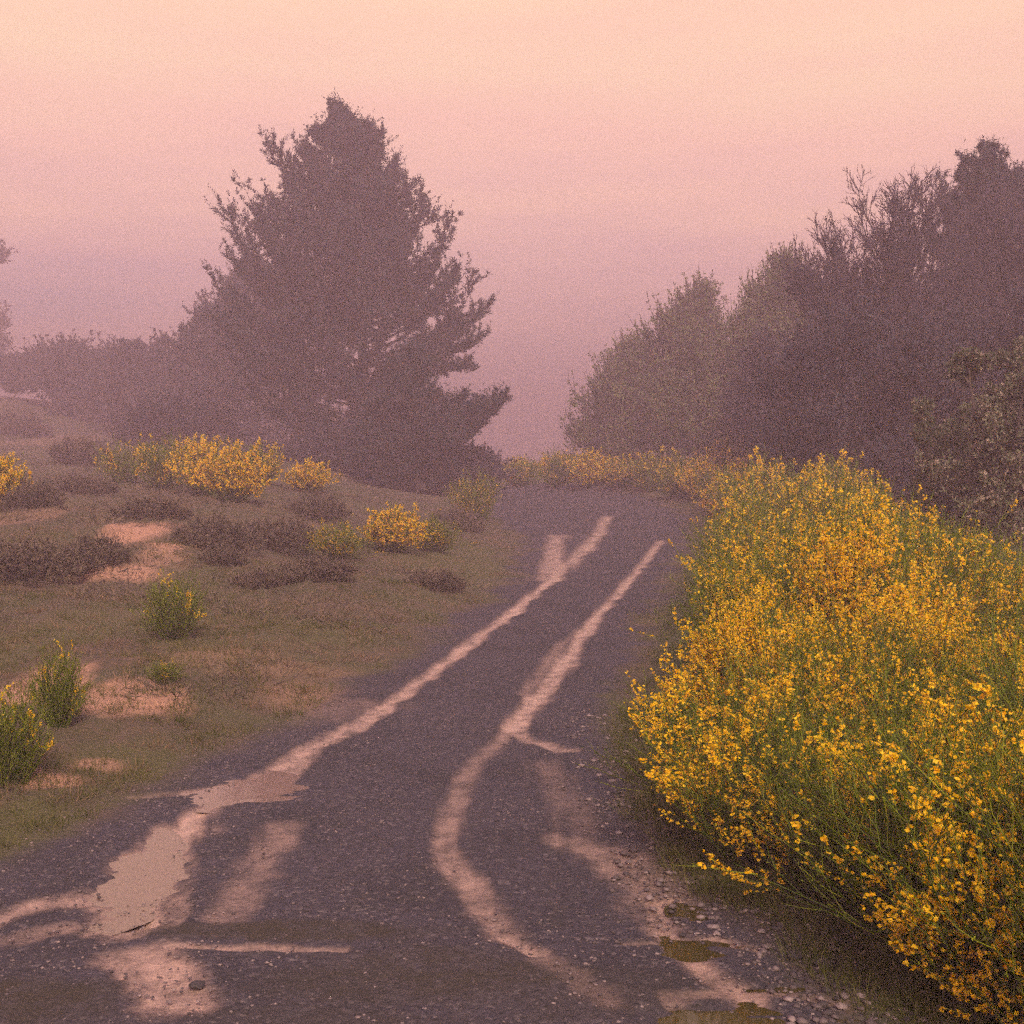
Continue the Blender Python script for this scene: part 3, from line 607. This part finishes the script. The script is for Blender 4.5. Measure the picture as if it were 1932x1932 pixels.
def make_bare(label, px, Z, py_top, halfw_px, seed, nl=10, twig=.012):
    global rs; rs = np.random.RandomState(seed)
    loc = at(px, Z); Ht = ztop(py_top, Z) - loc[2]; Rw = halfw_px * Z / F
    root = thing('bare_tree', label, 'bare tree', loc)
    tz = np.linspace(-.3, Ht * .32, 5); T = np.stack([.1 * np.sin(tz * 1.3), .08 * np.cos(tz), tz], -1)[None]
    tb = MB(); tb.tubes(T, taper(1, 5, .017 * Ht, .011 * Ht), 8); tb.build('trunk', M_TWIG, root, True)
    a = rs.rand(nl) * 6.28; a[:4] = [0.1, 3.2, .5, 2.8]; th = np.linspace(.05, 1.25, nl)[rs.permutation(nl)]
    e = np.stack([Rw * np.sin(th) * np.cos(a), Rw * np.sin(th) * np.sin(a), Ht * (.50 + .38 * np.cos(th))], -1)
    b0 = np.stack([np.zeros(nl), np.zeros(nl), Ht * rs.uniform(.16, .32, nl)], -1); t = np.linspace(0, 1, 8)[None, :, None]
    mid = b0 + (e - b0) * [.35, .35, .55]; Lm = (1 - t) ** 2 * b0[:, None] + 2 * t * (1 - t) * (b0 * .4 + mid * .6 + [0, 0, .3])[:, None] + t ** 2 * e[:, None]
    Lm = Lm + rs.randn(nl, 8, 3) * .09 * t
    bb = MB(); bb.tubes(Lm, taper(nl, 8, .008 * Ht, twig * 1.2), 5)
    c1, _ = spawn(Lm, 15, .25, 1, .5, .42, 6, .3, .2, .4); bb.tubes(c1, taper(len(c1), 6, .03, twig), 4)
    c2, _ = spawn(c1, 8, .2, 1, .5, .5, 5, .25, .25, .3); bb.tubes(c2, taper(len(c2), 5, twig * 1.3, twig * .6), 3)
    c3, _ = spawn(c2, 6, .2, 1, .55, .55, 4, .2, .25, .3); bb.tubes(c3, taper(len(c3), 4, twig, twig * .5), 3)
    c4, _ = spawn(c3, 2, .3, 1, .5, .5, 3, .2, .2, .3); bb.tubes(c4, taper(len(c4), 3, twig * .7, twig * .4), 3)
    bb.build('branches', M_TWIG, root); return root
make_bare('bare purple branched tree on the right, twigs open against the sky', 1700, 40, 335, 160, 51, 13)
make_bare('smaller bare tree left of the open branched one, its twigs lower', 1590, 44, 450, 95, 33, 11, .013)
make_bare('bare tree cut by the right picture edge, twigs around the conifer tops', 1890, 43, 345, 150, 34, 11)
make_tree('leafy_tree', 'dark bushy tree below the bare twigs, right of the middle', 'tree', 1650, 38, 620, 190, M_DARKLEAF, 35, (14, 9, 7, 4), .014, leafn=5, leafl=.13, trunk_n=3, fall=.2, up=.2)
make_tree('leafy_tree', 'dark rounded tree low at the right behind the pale willow', 'tree', 1820, 35, 600, 170, M_DARKLEAF, 36, (14, 9, 7, 4), .014, leafn=5, leafl=.12, trunk_n=3, fall=.2, up=.2)
make_tree('leafy_tree', 'green small leaved tree with a pointed top left of the bare trees', 'tree', 1400, 60, 508, 120, M_LEAF, 37, (32, 10, 6, 5), .014, leafn=5, leafl=.15, trunk_n=1, fall=.72, up=.25, spread=.9)
make_tree('leafy_tree', 'narrow green tree touching the bare trees on their left', 'tree', 1490, 57, 515, 105, M_LEAF, 38, (32, 10, 6, 4), .014, leafn=5, leafl=.14, trunk_n=1, fall=.6, up=.25, spread=.9)
make_tree('leafy_tree', 'hazy green tree with a rounded point, leftmost full tree right of the gap', 'tree', 1262, 70, 565, 120, M_LEAF, 39, (30, 10, 6, 5), .016, leafn=5, leafl=.17, trunk_n=1, fall=.65, up=.25, spread=.9)
make_tree('leafy_tree', 'low misty bush tree beside the gap, sloping down to the road bend', 'tree', 1190, 76, 670, 95, M_LEAF, 40, (26, 8, 6, 5), .018, leafn=6, leafl=.2, trunk_n=1, fall=.5, up=.2, spread=.9)
make_tree('leafy_tree', 'low green scrub tree under the pointed green tree', 'tree', 1330, 64, 650, 100, M_LEAF, 41, (26, 8, 6, 5), .016, leafn=6, leafl=.16, trunk_n=1, fall=.4, up=.2, spread=.9)
make_tree('leafy_tree', 'low dark scrub tree behind the middle of the broom thicket', 'tree', 1480, 53, 650, 130, M_DARKLEAF, 42, (14, 8, 7, 4), .014, leafn=6, leafl=.13, trunk_n=3, fall=.2, up=.2)
make_tree('willow_shrub', 'pale green willow with whitish catkins in front of the dark trees', 'willow', 1870, 22, 640, 120, M_WILLOW, 43, (14, 9, 6, 3), .007, leafn=4, leafl=.06, trunk_n=4, up=.7, extra=(.35, .05, M_CATKIN, 'catkins'), fall=.3, bark=M_BARK)
make_tree('willow_shrub', 'smaller dull willow left of the pale willow, half hidden by broom', 'willow', 1790, 25, 760, 80, M_WILLOW, 44, (12, 8, 6, 3), .008, leafn=4, leafl=.065, trunk_n=3, up=.7, extra=(.12, .05, M_CATKIN, 'catkins'), fall=.3, bark=M_BARK)
for i, (px, Z, top, hw, lab) in enumerate([
    (560, 64, 850, 90, 'dark scrub bush under the tall pine, left of its trunk'), (660, 61, 830, 80, 'dark scrub bush under the tall pine, just above the low orange yellow broom'),
    (330, 70, 770, 100, 'misty dark scrub at the left foot of the broad pine'), (870, 60, 880, 60, 'dark scrub bush right of the young pine beside the road')]):
    make_tree('scrub_bush', lab, 'bush', px, Z, top, hw, M_DARKLEAF, 80 + i, (10, 8, 6, 4), .02, leafn=5, leafl=.2, trunk_n=4, fall=.1, up=.3)
# misty trees far on the left
for i, (px, Z, top, hw, lab) in enumerate([
    (-45, 150, 470, 75, 'faint tall tree in the mist at the left picture edge'), (110, 116, 660, 110, 'faint round tree on the misty slope near the left edge'),
    (215, 108, 665, 110, 'faint round tree in the middle of the misty left tree line'), (300, 100, 655, 100, 'misty round tree nearest the pine in the left tree line'),
    ]):
    make_tree('misty_tree', lab, 'tree', px, Z, top, hw, M_DARKLEAF, 60 + i, (10, 8, 6, 4), .025, leafn=4, leafl=.4, trunk_n=3, fall=.2)

# ------------------------------------------------------------------ grass
rs = np.random.RandomState(77)
def scatter(n_, y0, y1, xspan=.5):
    yy = y0 + (y1 - y0) * rs.rand(n_) ** 1.3; xx = (rs.rand(n_) * 2 - 1) * xspan * yy; return xx, yy
def sdj(a, b_): return road_sd(a, b_) + fbm(a * 1.3, b_ * 1.3, 4) * np.clip(.06 * b_, .5, 1.6)
def tufts(n_, y0, y1, nb, hgt, wid, mat, name, cond, spread=.07, up=.7):
    xx, yy = scatter(n_, y0, y1); k = cond(xx, yy); xx, yy = xx[k], yy[k]
    i = np.repeat(np.arange(len(xx)), nb); s = .5 + yy[i] / 30
    bx = xx[i] + rs.randn(len(i)) * spread * s; by = yy[i] + rs.randn(len(i)) * spread * s
    P = np.stack([bx, by, H(bx, by) - .01], -1); D = np.stack([(bx - xx[i]) * 4, (by - yy[i]) * 4, np.full(len(i), up)], -1) + rs.randn(len(i), 3) * .2
    D[:, 2] = np.abs(D[:, 2])
    tu = np.repeat(rs.rand(len(xx)), nb) * .6 + rs.rand(len(i)) * .4
    mb = MB(); hh = np.repeat(rs.uniform(.5, 1.3, len(xx)), nb)
    mb.blades(P, D, hgt * hh * rs.uniform(.5, 1.2, len(i)), wid * s, .5, tu)
    o = mb.build(name, mat); o['kind'] = 'stuff'; o['label'] = name.replace('_', ' ') + ' beside the dirt road'; o['category'] = 'grass'; return o
clump = lambda a, b_: fbm(a * .8 + 9, b_ * .8, 3)
tufts(9000, 5.0, 24, 16, .13, .006, M_GRASS, 'green_grass', lambda a, b_: (sdj(a, b_) < -.05) & (clump(a, b_) > -.08))
tufts(5200, 7.0, 48, 12, .13, .008, M_STRAW, 'dry_grass', lambda a, b_: (sdj(a, b_) < -.3) & (clump(a, b_) < .06) & (a < np.interp(b_, _rY, _rX)))
tufts(9000, 4.5, 13, 16, .2, .006, M_GRASS, 'verge_grass', lambda a, b_: (a > np.interp(b_, _rY, _rX) - .2) & (sdj(a, b_) < .05))

tufts(5200, 13, 75, 14, .26, .016, M_HEATH, 'low_scrub', lambda a, b_: (sdj(a, b_) < -.8) & (fbm(a * .35, b_ * .25, 3) > .02) & (a < np.interp(b_, _rY, _rX)) & (np.interp(b_, [0, 20], [-9, 0]) > a), .22)
# ------------------------------------------------------------------ loose stones
def stones(n_, y0, y1, r0, r1, cond, name):
    xx, yy = scatter(n_, y0, y1, .46); k = cond(xx, yy); xx, yy = xx[k], yy[k]; n2 = len(xx)
    oct_ = np.array([[1, 0, 0], [-1, 0, 0], [0, 1, 0], [0, -1, 0], [0, 0, 1], [0, 0, -1], [.6, .6, .5], [-.6, .6, .5], [.6, -.6, .5], [-.6, -.6, .5]])
    r = r0 + (r1 - r0) * rs.rand(n2) ** 3; v = oct_[None] * rs.uniform(.6, 1.2, (n2, 10, 1)) * r[:, None, None] * np.array([1.2, 1, .6])
    an = rs.rand(n2) * 6.28; ca, sa = np.cos(an)[:, None], np.sin(an)[:, None]; v = np.stack([v[..., 0] * ca - v[..., 1] * sa, v[..., 0] * sa + v[..., 1] * ca, v[..., 2]], -1)
    v = v + np.stack([xx, yy, H(xx, yy) + r * .15], -1)[:, None]
    tr = np.array([[4, 6, 8], [4, 7, 6], [4, 9, 7], [4, 8, 9], [6, 0, 8], [6, 2, 0], [6, 7, 2], [7, 1, 2], [7, 9, 1], [9, 3, 1], [9, 8, 3], [8, 0, 3], [0, 2, 5], [2, 1, 5], [1, 3, 5], [3, 0, 5]])
    mb = MB(); b_ = mb.addv(v, np.repeat(rs.rand(n2), 10)); mb.t.append((b_ + np.arange(n2)[:, None, None] * 10 + tr[None]).reshape(-1, 3))
    return mb.build(name, M_STONE)
M_STONE = foliage_mat('stone', [(.05, .04, .042), (.12, .09, .09), (.27, .2, .19)], .75)
g = stones(26000, 4.5, 15, .003, .015, lambda a, b_: (road_sd(a, b_) > -.3) & (fbm(a * 2, b_ * 1.2, 3) + (b_ < 7.2) * .14 + (road_sd(a, b_) < .5) * .1 > .04), 'gravel')
g2 = stones(16000, 4.6, 13, .008, .036, lambda a, b_: (np.abs(road_sd(a, b_) + fbm(a * 1.3, b_ * 1.3, 3) * .8 - .1) < .32) & (a > 0), 'roadside_gravel'); g2['kind'] = 'stuff'; g2['label'] = 'coarse gravel along the right edge of the dirt road'; g2['category'] = 'gravel'
g['kind'] = 'stuff'; g['label'] = 'loose gravel on the dirt road'; g['category'] = 'gravel'
def stone(px, py, r, label):
    a, b_ = hit(px, py); me = bpy.data.meshes.new('stone'); import bmesh
    bm = bmesh.new(); bmesh.ops.create_icosphere(bm, subdivisions=2, radius=r)
    for v in bm.verts: v.co *= rs.uniform(.82, 1.12); v.co.z *= .6; v.co.x *= 1.3
    bm.to_mesh(me); bm.free(); t_ = me.attributes.new('tint', 'FLOAT', 'POINT'); me.materials.append(M_STONE)
    o = bpy.data.objects.new('stone', me); C.objects.link(o); o.location = (a, b_, Hs(a, b_) + r * .3); o['label'] = label; o['category'] = 'stone'; o.rotation_euler[2] = rs.rand() * 6
for a in [(372, 1868, .035, 'dark flat stone at the lower left, on the pale wet patch'), (1570, 1962, .0, ''), (1572, 1965, .0, ''), (1500, 1812, .045, 'grey stone at the right road edge above the large puddle'), (1560, 1830, .05, 'grey stone beside the grass, right of the other roadside stone')]:
    if a[2]: stone(*a)

# ------------------------------------------------------------------ haze
hm = bpy.data.materials.new('haze'); hm.use_nodes = True; n = hm.node_tree; n.nodes.clear()
o_ = N(n, 'ShaderNodeOutputMaterial'); pv = N(n, 'ShaderNodeVolumePrincipled'); pv.inputs['Color'].default_value = (.74, .55, .61, 1); pv.inputs['Density'].default_value = .0085; pv.inputs['Anisotropy'].default_value = .2
n.links.new(pv.outputs[0], o_.inputs['Volume'])
zlo = float(z.min()) - 1.0; zhi = 24.5
vv = [(a, b_, c) for a in (-310, 310) for b_ in (-40, 480) for c in (zlo, zhi)]
me = bpy.data.meshes.new('haze'); me.from_pydata(vv, [], [(0, 1, 3, 2), (4, 6, 7, 5), (0, 4, 5, 1), (2, 3, 7, 6), (0, 2, 6, 4), (1, 5, 7, 3)]); me.materials.append(hm)
o = bpy.data.objects.new('haze', me); C.objects.link(o); o['kind'] = 'stuff'; o['label'] = 'pink mist over the whole landscape'; o['category'] = 'haze'
print('bushes', len(spots), 'zlo', zlo)
